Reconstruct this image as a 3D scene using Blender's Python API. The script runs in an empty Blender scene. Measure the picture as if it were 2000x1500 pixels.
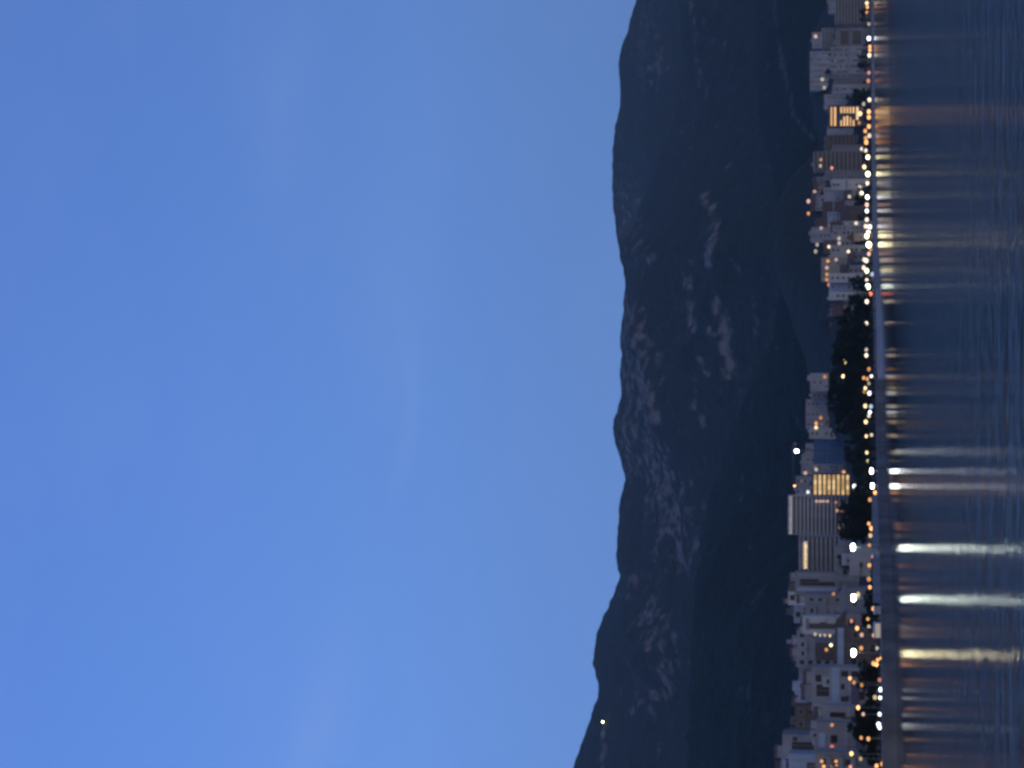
import bpy, bmesh, math, random
from mathutils import Vector, Matrix, noise
from mathutils.bvhtree import BVHTree
rnd = random.Random(7)
S = bpy.context.scene
COL = S.collection
# ------------------------------------------------------------------ camera model (portrait photograph lying on its side)
F, V0, H = 4300.0, 1696.0, 6.0
PITCH = math.atan((V0 - 1000) / F)
cp, sp = math.cos(PITCH), math.sin(PITCH)
FW, UP, RT = Vector((0, cp, sp)), Vector((0, -sp, cp)), Vector((1, 0, 0))
CAM = Vector((0, 0, H))

def at(x, y, Y):
    """point of the place seen at photo position (x, y), at distance Y north of the camera"""
    d = FW + RT * ((750 - y) / F) - UP * ((x - 1000) / F)
    return CAM + d * (Y / d.y)

def lerp_tab(tab, k):
    if k <= tab[0][0]: return tab[0][1]
    for (a, b), (c, d) in zip(tab, tab[1:]):
        if k <= c: return b + (d - b) * (k - a) / (c - a)
    return tab[-1][1]

def sm_tab(tab, k):
    if k <= tab[0][0]: return tab[0][1]
    for (a, b), (c, d) in zip(tab, tab[1:]):
        if k <= c:
            t = (k - a) / (c - a); t = t * t * (3 - 2 * t) * .5 + t * .5
            return b + (d - b) * t
    return tab[-1][1]

def sstep(a, b, x):
    t = max(0, min(1, (x - a) / (b - a))); return t * t * (3 - 2 * t)

def y_of(X, Y):                       # photo row of a place near sea level
    return 750 - (X / Y) * F * 0.9998 * (cp + sp * (V0 - 1000) / F)

SHORE = [(-700, 1704), (-100, 1705.5), (0, 1706), (100, 1707), (200, 1708), (300, 1709), (400, 1711), (450, 1712), (500, 1714),
         (550, 1717), (600, 1720), (650, 1722), (750, 1724), (850, 1726), (920, 1730), (1000, 1733), (1100, 1740), (1200, 1745),
         (1300, 1748), (1400, 1750), (1500, 1750.5), (2200, 1753)]
def shoreY(y):
    v = lerp_tab(SHORE, y)
    return H * F / (v - V0) * 1.0
SLOPE = [(-300, .08), (0, .085), (100, .11), (200, .095), (280, .085), (350, .13), (420, .15), (500, .13), (600, .085), (700, .06), (850, .045), (930, .019), (1050, .019), (1100, .024), (1600, .024)]
HILLB = [(-700, 3700), (0, 3350), (200, 3050), (400, 2450), (560, 2000), (700, 1850), (880, 1980), (1000, 2020), (1090, 1800), (1200, 1380), (1500, 1200), (2200, 1200)]
PLOTS = []
def ground(X, Y):
    z = ground0(X, Y); y = y_of(X, Y)
    for (a, b, Y0, Y1, g) in PLOTS:
        if a < y < b and Y0 < Y < Y1: z = min(z, g)
    return z
def ground0(X, Y):
    y = y_of(X, Y)
    yw = shoreY(y)
    s = min(Y, lerp_tab(HILLB, y) + 60) - yw
    z = 3.0 + max(0, s - 45) * lerp_tab(SLOPE, y)
    # wooded headland in the middle of the bay
    z += 10.0 * sstep(560, 660, y) * (1 - sstep(840, 900, y)) * sstep(25, 130, s) * (1 - .6 * sstep(170, 330, s))
    z += .5 * noise.noise(Vector((X * .02, Y * .02, 0))) * sstep(40, 80, s)
    return z

# ------------------------------------------------------------------ materials
MATS = {}
def nt(name):
    m = bpy.data.materials.new(name); m.use_nodes = True
    n = m.node_tree.nodes; l = m.node_tree.links
    n.clear()
    out = n.new('ShaderNodeOutputMaterial')
    return m, n, l, out

def mat(name, c, rough=.8, var=.25, scale=.35, spec=.3, metal=0, streak=False):
    if name in MATS: return MATS[name]
    m, n, l, out = nt(name)
    b = n.new('ShaderNodeBsdfPrincipled'); b.inputs['Roughness'].default_value = rough
    b.inputs['Specular IOR Level'].default_value = spec; b.inputs['Metallic'].default_value = metal
    tc = n.new('ShaderNodeTexCoord'); mp = n.new('ShaderNodeMapping')
    mp.inputs['Scale'].default_value = (1, 1, .25) if streak else (1, 1, 1)
    no = n.new('ShaderNodeTexNoise'); no.inputs['Scale'].default_value = scale; no.inputs['Detail'].default_value = 5
    rp = n.new('ShaderNodeValToRGB')
    rp.color_ramp.elements[0].position = .3; rp.color_ramp.elements[1].position = .72
    rp.color_ramp.elements[0].color = tuple(v * (1 - var) for v in c) + (1,)
    rp.color_ramp.elements[1].color = tuple(min(.9, v * (1 + var)) for v in c) + (1,)
    l.new(tc.outputs['Object'], mp.inputs[0]); l.new(mp.outputs[0], no.inputs['Vector'])
    l.new(no.outputs['Fac'], rp.inputs[0]); l.new(rp.outputs[0], b.inputs['Base Color']); l.new(b.outputs[0], out.inputs[0])
    MATS[name] = m
    return m

def emit(name, c, s):
    if name in MATS: return MATS[name]
    m, n, l, out = nt(name)
    e = n.new('ShaderNodeEmission'); e.inputs[0].default_value = tuple(c) + (1,); e.inputs[1].default_value = s
    l.new(e.outputs[0], out.inputs[0]); MATS[name] = m
    return m

FAC = {'white': (.62, .58, .55), 'pale': (.46, .43, .42), 'grey': (.30, .285, .29), 'dark': (.16, .15, .16), 'pink': (.42, .33, .31),
       'beige': (.40, .35, .30), 'brown': (.17, .13, .115), 'blue': (.10, .16, .30), 'bluewhite': (.42, .47, .56), 'mid': (.37, .345, .35)}
def fac(k): return mat('facade_' + k, (FAC[k][0] * .88, FAC[k][1] * .93, FAC[k][2] * 1.06), .85, .27, .16, .25, streak=True)
M_ROOF = mat('flat_roof', (.26, .25, .25), .9)
M_TILE = mat('roof_tile', (.135, .095, .085), .85, .3, .6)
M_GLASS = mat('window_glass', (.035, .034, .042), .3, .3, .3, .25)
M_FRAME = mat('window_frame', (.40, .39, .38), .6)
M_METAL = mat('painted_steel', (.12, .12, .13), .5, .15, 1, .5)
M_CONC = mat('concrete', (.21, .20, .215), .9, .4, .1, .25)
M_TRUNK = mat('bark', (.055, .042, .032), .9)
M_TANK = mat('tank', (.45, .45, .46), .5)
M_WARMWIN = emit('warm_window', (1, .56, .23), 1.15)
M_YELWIN = emit('yellow_window', (1, .66, .27), .85)
M_YELS = [emit('yellow_window_%d' % k, c, e) for k, (c, e) in enumerate([((1, .66, .27), .85), ((1, .62, .25), .7), ((1, .70, .33), .95), ((1, .66, .27), .85), ((1, .58, .22), .55)])]
M_WARMS = [emit('warm_window_%d' % k, c, e) for k, (c, e) in enumerate([((1, .56, .23), 1.2), ((1, .50, .20), .9), ((1, .60, .28), 1.3)])]
M_DIM = emit('dim_window', (1, .62, .34), .2)
M_FASCIA = emit('lit_fascia', (1, .9, .93), .62)
M_TERR = emit('lit_terrace', (1, .74, .42), 2.2)
M_CREAM = emit('cream_glow', (1, .86, .72), .34)

LAMP_C = {'w': (1, .80, .62), 'W': (.95, .97, 1), 'y': (1, .74, .38), 'Y': (1, .88, .50), 'o': (1, .46, .17), 'p': (1, .62, .50),
          'g': (.85, .72, .60), 'r': (1, .40, .26), 'R': (1, .22, .12), 'b': (.6, .72, 1), 'G': (.88, 1, .86)}
LAMP_N = {'w': 'warm white', 'W': 'cold white', 'y': 'pale yellow', 'Y': 'bright yellow', 'o': 'orange', 'p': 'pinkish', 'g': 'dim greyish',
          'r': 'dull red', 'R': 'red', 'b': 'bluish', 'G': 'greenish white'}
def lampmat(c, lvl):
    return emit('lamp_%s_%g' % (LAMP_N[c].replace(' ', '_'), lvl), LAMP_C[c], lvl)

# ------------------------------------------------------------------ object helpers
def mesh(name, verts, faces, mats, idx=None, smooth=False):
    me = bpy.data.meshes.new(name); me.from_pydata(verts, [], faces)
    for m in (mats if isinstance(mats, (list, tuple)) else [mats]): me.materials.append(m)
    if idx: me.polygons.foreach_set('material_index', idx)
    if smooth: me.polygons.foreach_set('use_smooth', [True] * len(faces))
    me.update(); return me

def link(name, data, parent=None, loc=(0, 0, 0), rotz=0.0, scale=None):
    o = bpy.data.objects.new(name, data); COL.objects.link(o)
    o.location = loc; o.rotation_euler = (0, 0, rotz)
    if scale: o.scale = scale
    if parent: o.parent = parent
    return o

def thing(name, label, cat, loc, rotz=0, group=None):
    o = link(name, None, None, loc, rotz); o.empty_display_size = .5
    o['label'] = label; o['category'] = cat
    if group: o['group'] = group
    return o
def tag(o, label, cat, group=None):
    o['label'] = label; o['category'] = cat
    if group: o['group'] = group
    return o

class MB:
    def __init__(s): s.v = []; s.f = []; s.i = []
    def box(s, x0, x1, y0, y1, z0, z1, mi=0):
        b = len(s.v)
        s.v += [(x0, y0, z0), (x1, y0, z0), (x1, y1, z0), (x0, y1, z0), (x0, y0, z1), (x1, y0, z1), (x1, y1, z1), (x0, y1, z1)]
        s.f += [tuple(b + k for k in q) for q in ((0, 3, 2, 1), (4, 5, 6, 7), (0, 1, 5, 4), (1, 2, 6, 5), (2, 3, 7, 6), (3, 0, 4, 7))]
        s.i += [mi] * 6; return s
    def gable(s, x0, x1, y0, y1, z0, zr, along='x', t=.25, mi=0):
        b = len(s.v)
        if along == 'x':
            ym = (y0 + y1) / 2
            s.v += [(x0, y0, z0), (x1, y0, z0), (x1, y1, z0), (x0, y1, z0), (x0, ym, zr), (x1, ym, zr)]
            q = ((0, 1, 5, 4), (2, 3, 4, 5), (1, 2, 5), (3, 0, 4), (0, 3, 2, 1))
        else:
            xm = (x0 + x1) / 2
            s.v += [(x0, y0, z0), (x1, y0, z0), (x1, y1, z0), (x0, y1, z0), (xm, y0, zr), (xm, y1, zr)]
            q = ((0, 4, 5, 3), (1, 2, 5, 4), (0, 1, 4), (2, 3, 5), (0, 3, 2, 1))
        s.f += [tuple(b + k for k in p) for p in q]; s.i += [mi] * len(q); return s
    def tube(s, p, q, r0, r1, n=7, mi=0):
        p, q = Vector(p), Vector(q); d = (q - p).normalized()
        u = d.orthogonal().normalized(); w = d.cross(u); b = len(s.v)
        for c, r in ((p, r0), (q, r1)):
            for k in range(n):
                a = 2 * math.pi * k / n; s.v.append(tuple(c + (u * math.cos(a) + w * math.sin(a)) * r))
        for k in range(n):
            s.f.append((b + k, b + (k + 1) % n, b + n + (k + 1) % n, b + n + k)); s.i.append(mi)
        s.f.append(tuple(b + n + k for k in range(n))); s.i.append(mi)
        s.f.append(tuple(b + k for k in reversed(range(n)))); s.i.append(mi)
        return s
    def ball(s, c, r, rz=None, nu=10, nv=6, mi=0):
        rz = rz or r; b = len(s.v)
        for j in range(1, nv):
            t = math.pi * j / nv
            for k in range(nu):
                a = 2 * math.pi * k / nu
                s.v.append((c[0] + r * math.sin(t) * math.cos(a), c[1] + r * math.sin(t) * math.sin(a), c[2] + rz * math.cos(t)))
        s.v += [(c[0], c[1], c[2] + rz), (c[0], c[1], c[2] - rz)]
        T, Bm = len(s.v) - 2, len(s.v) - 1
        for j in range(nv - 2):
            for k in range(nu):
                a, e = b + j * nu + k, b + j * nu + (k + 1) % nu
                s.f.append((a, a + nu, e + nu, e)); s.i.append(mi)
        for k in range(nu):
            s.f.append((T, b + k, b + (k + 1) % nu)); s.i.append(mi)
            q = b + (nv - 2) * nu
            s.f.append((Bm, q + (k + 1) % nu, q + k)); s.i.append(mi)
        return s
    def data(s, name, mats, smooth=False): return mesh(name, s.v, s.f, mats, s.i, smooth)

CACHE = {}
def cached(key, fn):
    if key not in CACHE: CACHE[key] = fn()
    return CACHE[key]

def win_mesh(w, h, m):
    """a window: frame standing 6 cm proud, pane inside it, sill"""
    key = ('win', round(w, 1), round(h, 1), m.name)
    def make():
        a, b = round(w, 1) / 2, round(h, 1)
        t = min(.09, a * .2)
        mb = MB()
        mb.box(-a + t, a - t, -.03, .02, t, b - t, 1)
        mb.box(-a, -a + t, -.07, .02, 0, b); mb.box(a - t, a, -.07, .02, 0, b)
        mb.box(-a + t, a - t, -.07, .02, b - t, b); mb.box(-a + t, a - t, -.07, .02, 0, t)
        n = max(1, int(w / 1.4))
        for k in range(1, n):
            x = -a + 2 * a * k / n; mb.box(x - .04, x + .04, -.062, -.031, t, b - t)
        mb.box(-a - .08, a + .08, -.14, .0, -.1, -.002)
        return mb.data('window', [M_FRAME, m])
    return cached(key, make)

def balcony_mesh(w, d, m, rail=True):
    key = ('balc', round(w, 1), d, m.name)
    def make():
        a = round(w, 1) / 2; mb = MB()
        mb.box(-a, a, -d, .0, -.18, .04)
        mb.box(-a, a, -d - .1, -d - .002, -.18, 1.0); mb.box(-a, -a + .1, -d, -.002, .042, 1.0); mb.box(a - .1, a, -d, -.002, .042, 1.0)
        return mb.data('balcony', [m])
    return cached(key, make)

# ------------------------------------------------------------------ buildings
BLD = []          # (y0, y1, vtop, Y, root, gz, cx)
LABELS = []       # auto labels: (obj, base label, y)
def building(y0, y1, vt, Y, style, col, label, dep=None, fl=3.1, yaw=0.0, ops=(), lit=None, name='apartment_building', cat='building', group=None, clutter=True, vb=None, cap=None):
    yc = (y0 + y1) / 2
    Y = max(Y, shoreY(yc) + 30)
    p0, p1 = at(vt, y1, Y), at(vt, y0, Y)
    w, cx, top = p1.x - p0.x, (p0.x + p1.x) / 2, p0.z
    dep = dep or max(7, min(16, w * .6))
    gz = min(ground(cx + sx * w / 2, Y + sy * dep) for sx in (-1, 1) for sy in (0, 1))
    gz = min(gz, top - 3.2)
    if Y > 1000: PLOTS.append((min(y0, y1) - 6, max(y0, y1) + 6, Y - 130, Y + dep, gz))
    h = top - gz
    a = w / 2
    root = thing(name, label, cat, (cx, Y, gz), yaw, group)
    fm = fac(col)
    wall = MB().box(-a, a, 0, dep, -5, h if style not in ('house', 'hall') else h * .72)
    hw = h if style not in ('house', 'hall') else h * .72
    if style not in ('house', 'hall'):
        for (x0, x1, q0, q1) in ((-a - .06, a + .06, -.06, .25), (-a - .06, a + .06, dep - .25, dep + .06), (-a - .06, -a + .25, .252, dep - .252), (a - .25, a + .06, .252, dep - .252)):
            wall.box(x0, x1, q0, q1, h + .002, h + .75)
    wo = link('wall', wall.data('wall', [fm]), root)
    nf = max(1, round(hw / (fl if style != 'stripe' or Y < 1900 else 3.9))); fh = hw / nf
    used = 0
    if style in ('house',):
        along = 'x' if w > dep * .9 or rnd.random() < .5 else 'y'
        r = MB().gable(-a - .5, a + .5, -.5, dep + .5, hw + .003, h, along)
        ro = link('roof', r.data('roof', [M_TILE]), root)
        link('chimney', MB().box(a * .3, a * .3 + .7, dep * .6, dep * .6 + .7, h * .86, h + .8).data('chimney', [fm]), ro)
    elif style == 'hall':
        mb = MB(); n = 10; b = 0
        for k in range(n + 1):
            t = math.pi * k / n; x = -(a + .4) * math.cos(t); z = hw + .003 + (h - hw) * math.sin(t)
            mb.v += [(x, -.4, z), (x, dep + .4, z)]
        for k in range(n):
            mb.f.append((2 * k, 2 * k + 2, 2 * k + 3, 2 * k + 1)); mb.i.append(0)
        mb.f.append(tuple(2 * k for k in reversed(range(n + 1)))); mb.i.append(0)
        mb.f.append(tuple(2 * k + 1 for k in range(n + 1))); mb.i.append(0)
        mb.f.append((0, 1, 2 * n + 1, 2 * n)); mb.i.append(0)
        link('roof', mb.data('roof', [fac('grey')]), root)
    else:
        link('roof', MB().box(-a + .252, a - .252, .252, dep - .252, h + .004, h + .12).data('roof', [M_ROOF]), root)
        if clutter and Y < 1000:
            for q in range(rnd.choice((1, 2, 2))):
                rw = rnd.uniform(.2, .42) * w; x = rnd.uniform(-a + rw / 2 + .4, a - rw / 2 - .4); d0 = rnd.uniform(.8, 2.5) + 2.6 * q; rh = rnd.uniform(1.6, 3.4)
                rm = link('roof_room', MB().box(x - rw / 2, x + rw / 2, d0, d0 + 2.4, h + .124, h + rh).data('roof_room', [fac(rnd.choice(('grey', 'mid', 'pale', 'brown', 'pink', 'dark')))]), root)
                if rnd.random() < .5: link('lean_to_roof', MB().gable(x - rw / 2 - .3, x + rw / 2 + .3, d0 - .3, d0 + 2.7, h + rh + .003, h + rh + 1.1).data('lean_to_roof', [M_TILE]), rm)
                else: link('window', win_mesh(min(2, rw * .5), 1.2, M_GLASS), rm, (x, d0 - .021, h + .4))
            for q in range(rnd.choice((0, 1, 1, 2))):
                x = rnd.uniform(-a * .7, a * .7); z0 = rnd.uniform(.1, .6) * h
                link('awning', MB().box(x - 1.6, x + 1.6, -1.3, -.16, z0 + 2.2, z0 + 2.3).data('awning', [mat('awning_' + rnd.choice(('a', 'b')), rnd.choice(((.2, .1, .07), (.28, .26, .22))), .8)]), root)
            if rnd.random() < .6:
                q = rnd.uniform(.2, .35) * w; x = rnd.uniform(-a + q / 2, a - q / 2)
                link('bay', MB().box(x - q / 2, x + q / 2, -.9, -.003, -3, h * rnd.uniform(.55, .93)).data('bay', [fac(rnd.choice(('grey', 'dark', 'brown', 'mid')))]), root)
        if clutter and h > 6:
            if rnd.random() < .6 and w > 9:
                x = rnd.uniform(-a * .6, a * .6)
                link('stair_head', MB().box(x - 1.7, x + 1.7, dep * .4, dep * .4 + 3.5, h + .124, h + 2.7).data('stair_head', [fm]), root)
            if rnd.random() < .6:
                x = rnd.uniform(-a * .7, a * .7)
                link('water_tank', MB().tube((x - .8, dep * .3, h + 1.35), (x + .8, dep * .3, h + 1.35), .45, .45, 10).box(x - .7, x + .7, dep * .3 - .35, dep * .3 + .35, h + .124, h + .91).data('water_tank', [M_TANK]), root)
            if rnd.random() < .5:
                x = rnd.uniform(-a * .7, a * .7)
                link('antenna', MB().tube((x, dep * .5, h + .1), (x, dep * .5, h + 3.6), .04, .03, 5).box(x - .7, x + .7, dep * .5 - .02, dep * .5 + .02, h + 3.2, h + 3.26).box(x - .5, x + .5, dep * .5 - .02, dep * .5 + .02, h + 2.7, h + 2.76).data('antenna', [M_METAL]), root)
    def loc(x, y):
        p = at(x, y, Y); return p.x - cx, p.z - gz
    occ = []
    for (x0, x1, q0, q1, kind) in ops:            # openings (recess shade put into dark panes and bands) read off the photo
        lx1, z1 = loc(x0, q0); lx0, z0 = loc(x1, q1)
        if kind in ('dark', 'warm', 'yellow', 'terrace', 'fascia'):
            m = {'dark': M_GLASS, 'warm': M_WARMWIN, 'yellow': M_YELWIN, 'terrace': M_TERR, 'fascia': M_FASCIA}[kind]
            if kind == 'warm': m = rnd.choice(M_WARMS)
            o = link('window' if kind != 'fascia' else 'fascia', win_mesh(lx1 - lx0, z1 - z0, m), root, ((lx0 + lx1) / 2, -.021, z0))
            if kind != 'dark': o['label'] = {'warm': 'lit orange window', 'yellow': 'lit yellow window', 'terrace': 'brightly lit warm terrace', 'fascia': 'lit white roof fascia'}[kind]
        else:                                      # a pale or dark band of wall standing proud
            link('wall_band', MB().box(lx0, lx1, -.35, -.004, z0, z1).data('wall_band', [fac(kind)]), root)
        occ.append((lx0, lx1, z0, z1))
    def free(x, z, ww, hh):
        return all(x + ww / 2 < o[0] or x - ww / 2 > o[1] or z + hh < o[2] or z > o[3] for o in occ)
    if style == 'stripe':
        for i in range(nf):
            z = i * fh
            link('window', win_mesh(w - 1.0, fh - .75, M_GLASS), root, (0, -.021, z + .2))
            link('balcony', balcony_mesh(w - .3, 1.5, fac(cap or col)), root, (0, -.003, z))
    elif style == 'litstripe':
        for i in range(nf):
            z = i * fh
            for q in range(4):
                lw = (w - 1.4) / 4
                link('window', win_mesh(lw - .12, fh - 1.2, rnd.choice(M_YELS)), root, (-a + .7 + lw * (q + .5), -.021, z + .65))['label'] = 'lit yellow window'
    elif style in ('grid', 'plain', 'house', 'hall'):
        near = Y < 1000
        step = {'grid': 3.0 if near else 3.3, 'plain': 5.5, 'house': 3.2, 'hall': 4.5}[style]
        nx = max(1, int((w - 1) / step))
        while nx * nf > 80: nx -= 1
        ww, hh = (rnd.choice((1.2, 1.5, 1.9)), rnd.choice((1.4, 1.6, 1.9))) if style != 'hall' else (2.4, 1.2)
        skip = rnd.uniform(.08, .3)
        if near and style != 'hall': ww = rnd.choice((1.4, 1.8, 2.3)); hh = rnd.choice((1.6, 2.0, 2.2))
        if Y > 1500: ww, hh = ww * 1.15, hh * 1.1
        bcol = {k for k in range(nx) if style == 'grid' and rnd.random() < .55}
        for i in range(nf):
            for k in range(nx):
                x = -a + w * (k + .5) / nx; z = i * fh + (.95 if i or style == 'hall' else .7)
                if rnd.random() < (.4 if style == 'plain' else skip): continue
                if k in bcol and i:
                    if free(x, i * fh, 2.6, 2.4):
                        link('window', win_mesh(1.8, 2.2, M_GLASS), root, (x, -.021, i * fh + .15))
                        link('balcony', balcony_mesh(2.8, 1.2, fac(col)), root, (x, -.003, i * fh))
                elif free(x, z, ww, hh):
                    link('window', win_mesh(ww, hh, M_DIM if rnd.random() < .05 else M_GLASS), root, (x, -.021, z))
        if style in ('house', 'plain'):
            dx = -a * .5
            link('door', MB().box(dx - .5, dx + .5, -.05, .02, 0.01, 2.1).data('door', [mat('door', (.12, .07, .05), .6)]), root)
    BLD.append((min(y0, y1), max(y0, y1), vt, Y, root, gz, cx))
    return root

# --- right end of the bay (top of the photo)
building(-60, 26, 1619, 2830, 'plain', 'pale', 'pale upper block rising behind the balcony hotel at the photo top edge')
building(-45, 46, 1632, 2700, 'stripe', 'pale', 'tall pale hotel with closely stacked balcony bands, cut by the photo top edge', name='hotel')
building(46, 56, 1634, 2640, 'plain', 'dark', 'narrow dark block against the flank of the topmost balcony hotel')
building(55, 96, 1606, 2960, 'stripe', 'pale', 'pale hotel with balcony bands standing behind the dark fronted block near photo top', name='hotel')
building(56, 92, 1632, 2620, 'grid', 'mid', 'grey block with two large dark fronts beside the plain pale slab', ops=((1641, 1658, 60, 87, 'dark'), (1665, 1682, 60, 87, 'dark')))
building(63, 94, 1587, 3020, 'plain', 'pale', 'pale flat roofed wing highest above the banded hotel, with a pink light')
building(92, 146, 1624, 2480, 'plain', 'pale', 'broad plain pale slab with hardly any windows near the photo top', ops=((1656, 1658, 94, 144, 'grey'),))
building(100, 177, 1583, 2940, 'plain', 'pale', 'long flat roofed pale house on the slope behind the plain slab', clutter=False)
building(145, 166, 1629, 2420, 'grid', 'grey', 'darker grey block between the plain slab and the lighter end block')
building(165, 184, 1627, 2380, 'plain', 'pale', 'light end block between the grey block and the white stepped house')
building(184, 214, 1611, 2420, 'plain', 'pale', 'white stepped house behind the dark trees beside the orange lit hotel')
hot = building(207, 248, 1619, 2230, 'plain', 'dark', 'hotel with rows of glowing orange windows', name='hotel', ops=tuple(
    [(1622, 1626, 209, 246, 'warm'), (1629, 1633, 209, 246, 'warm'), (1672, 1677, 209, 234, 'warm')]
    + [(x - 1.7, x + 1.7, 209, 221, 'warm') for x in (1643, 1649, 1655, 1661, 1667)]
    + [(x - 1.7, x + 1.7, q, 246, 'warm') for x, q in ((1643, 235), (1649, 228), (1655, 226), (1661, 229), (1667, 234))]))
building(247, 270, 1617, 2320, 'plain', 'pale', 'pale block directly beside the orange lit hotel, on its lower flank')
building(264, 298, 1612, 2240, 'stripe', 'dark', 'dark grey terraced block between the orange lit hotel and the stepped grey block')
building(296, 336, 1590, 2060, 'stripe', 'grey', 'tall grey block with small warm lights beside the hillside village', cap='grey')
building(284, 300, 1628, 2100, 'grid', 'mid', 'low grey annexe at the foot of the tall grey block')
building(333, 352, 1613, 1980, 'grid', 'grey', 'grey narrow house between the tall grey block and the bright white block')
building(350, 372, 1627, 1900, 'plain', 'white', 'bright white block at the edge of the hillside village', ops=((1652, 1655, 352, 370, 'grey'),))
# --- the hillside village
VIL = [(345, 357, 1587, 2260, 'house', 'grey', 'small grey house highest at the edge of the village'),
       (358, 374, 1590, 2200, 'house', 'pink', 'pinkish house behind the bright white block'),
       (374, 394, 1586, 2150, 'house', 'mid', 'grey house with a pinkish light high in the village'),
       (386, 412, 1583, 2080, 'house', 'pale', 'pale house set highest in the village'),
       (366, 394, 1611, 1930, 'plain', 'pale', 'pale flat house just behind the bright white block'),
       (372, 390, 1648, 1830, 'house', 'beige', 'low beige house below the bright yellow waterfront lamps'),
       (395, 424, 1606, 1900, 'house', 'mid', 'grey house in the upper middle of the village'),
       (392, 410, 1630, 1830, 'house', 'pale', 'pale gabled house behind the brown roofed house'),
       (402, 440, 1641, 1790, 'house', 'brown', 'broad brown house with a dark tiled roof in the village'),
       (414, 434, 1618, 1850, 'grid', 'bluewhite', 'bluish white house in the middle of the village'),
       (424, 448, 1592, 1850, 'house', 'pale', 'pale house with a pink light above the village middle'),
       (432, 452, 1622, 1760, 'house', 'white', 'whitish gabled house beside the broad brown house'),
       (446, 474, 1586, 1800, 'plain', 'pale', 'pale blockish house leaning out highest on the village lower side'),
       (440, 470, 1628, 1660, 'grid', 'pale', 'wide pale house in the village centre, windows facing the bay'),
       (455, 472, 1653, 1560, 'house', 'pink', 'pinkish low house near the brightest yellow lamps'),
       (470, 494, 1608, 1640, 'house', 'mid', 'grey gabled house with a white light on its front'),
       (478, 518, 1624, 1540, 'plain', 'pale', 'large pale grey house with a bright orange white light'),
       (492, 512, 1655, 1470, 'house', 'grey', 'low grey house behind the waterfront trees below the large pale house'),
       (503, 550, 1606, 1480, 'plain', 'beige', 'beige building with a string of orange lights along its roof edge'),
       (519, 538, 1640, 1400, 'house', 'mid', 'small grey house against the white banded apartments')]
for (a, b, v, Y, st, c, lab) in VIL:
    building(a, b, v, Y, st, c, lab, yaw=rnd.uniform(-.25, .25), name='house' if st == 'house' else 'apartment_building', cat='house')
building(534, 552, 1621, 1330, 'grid', 'white', 'white banded apartment block next to the beige building')
building(553, 569, 1622, 1335, 'grid', 'bluewhite', 'bluish middle block of the three white banded apartments')
building(570, 586, 1621, 1325, 'plain', 'white', 'brightest slim block of the white banded apartments beside the wood')
building(586, 616, 1625, 1330, 'house', 'pale', 'pale gabled house half hidden behind the headland wood', name='house', cat='house')
building(602, 646, 1619, 1400, 'house', 'pink', 'long low pinkish house disappearing behind the headland wood', name='house', cat='house')
# --- behind the wood, middle of the photo
building(729, 764, 1585, 1400, 'plain', 'pale', 'pale house at the upper end of the row behind the wood')
building(763, 781, 1586, 1430, 'grid', 'grey', 'greyer narrow house between the two pale houses behind the wood')
building(780, 838, 1576, 1440, 'plain', 'mid', 'wide grey house behind the wood with two warm lit windows')
building(836, 857, 1583, 1400, 'plain', 'pale', 'pale house between the lit grey house and the blue netted block')
building(852, 906, 1591, 1460, 'plain', 'blue', 'block wrapped in dark blue netting behind the wood')
building(866, 890, 1575, 1760, 'plain', 'mid', 'greyish low block behind the blue netted block, upper one')
building(888, 927, 1567, 1740, 'plain', 'mid', 'greyish block behind the yellow lit building, with a pink light')
building(907, 917, 1589, 1640, 'plain', 'mid', 'slender grey slab between the blue block and the yellow lit building')
building(925, 968, 1588, 1600, 'litstripe', 'brown', 'building glowing yellow in nine lit floors', name='office_building')
building(930, 969, 1556, 1850, 'plain', 'mid', 'greyish block rising behind the yellow lit building')
building(968, 1044, 1541, 1780, 'stripe', 'white', 'big striped hotel with a lit white roof fascia', name='hotel', ops=((1542, 1549, 969, 1043, 'fascia'),), clutter=False, cap='white')
building(1046, 1116, 1562, 1560, 'stripe', 'mid', 'low banded block with a brightly lit warm terrace', ops=((1567, 1577, 1058, 1111, 'terrace'),), clutter=False)
# --- left part of the town (bottom of the photo)
building(1058, 1126, 1628, 720, 'hall', 'grey', 'long grey quay hall with a curved roof, behind the topmost floodlight', name='hall', cat='hall')
building(1066, 1124, 1664, 650, 'plain', 'pale', 'low pale quay house in front of the long grey hall', ops=((1678, 1686, 1098, 1108, 'dark'), (1676, 1690, 1124, 1124.2, 'dark'),))
building(1117, 1163, 1556, 880, 'grid', 'grey', 'grey framed block with a dark recessed bay beside the white stair head block', ops=((1558, 1634, 1119, 1128, 'mid'), (1562, 1632, 1130, 1145, 'dark'), (1558, 1634, 1147, 1155, 'bluewhite')))  # dark pane gives the recessed bay its shade as colour, no hollow
building(1152, 1182, 1543, 930, 'plain', 'white', 'white stepped tower top rising above the grey framed block', dep=9)
building(1160, 1203, 1577, 850, 'grid', 'grey', 'brownish grey block behind the middle floodlight')
building(1147, 1203, 1638, 690, 'hall', 'mid', 'grey barrel roofed hall behind the middle floodlight', name='hall', cat='hall')
building(1183, 1217, 1554, 950, 'plain', 'pale', 'pale block behind the brownish grey block')
building(1203, 1238, 1571, 830, 'plain', 'white', 'bright white block between the brownish block and the row of yellow bulbs', ops=((1574, 1580, 1208, 1230, 'grey'),))
building(1198, 1233, 1632, 670, 'house', 'pink', 'pinkish gabled house with one round dark window', ops=((1644, 1652, 1209, 1217, 'dark'),), name='house', cat='house')
building(1232, 1302, 1560, 860, 'grid', 'mid', 'block with a row of yellow bulbs and a dark recess', ops=((1592, 1630, 1248, 1290, 'brown'), (1585, 1625, 1243, 1246, 'dark')))  # brown band stands for the recess, its shade put into the colour
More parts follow.
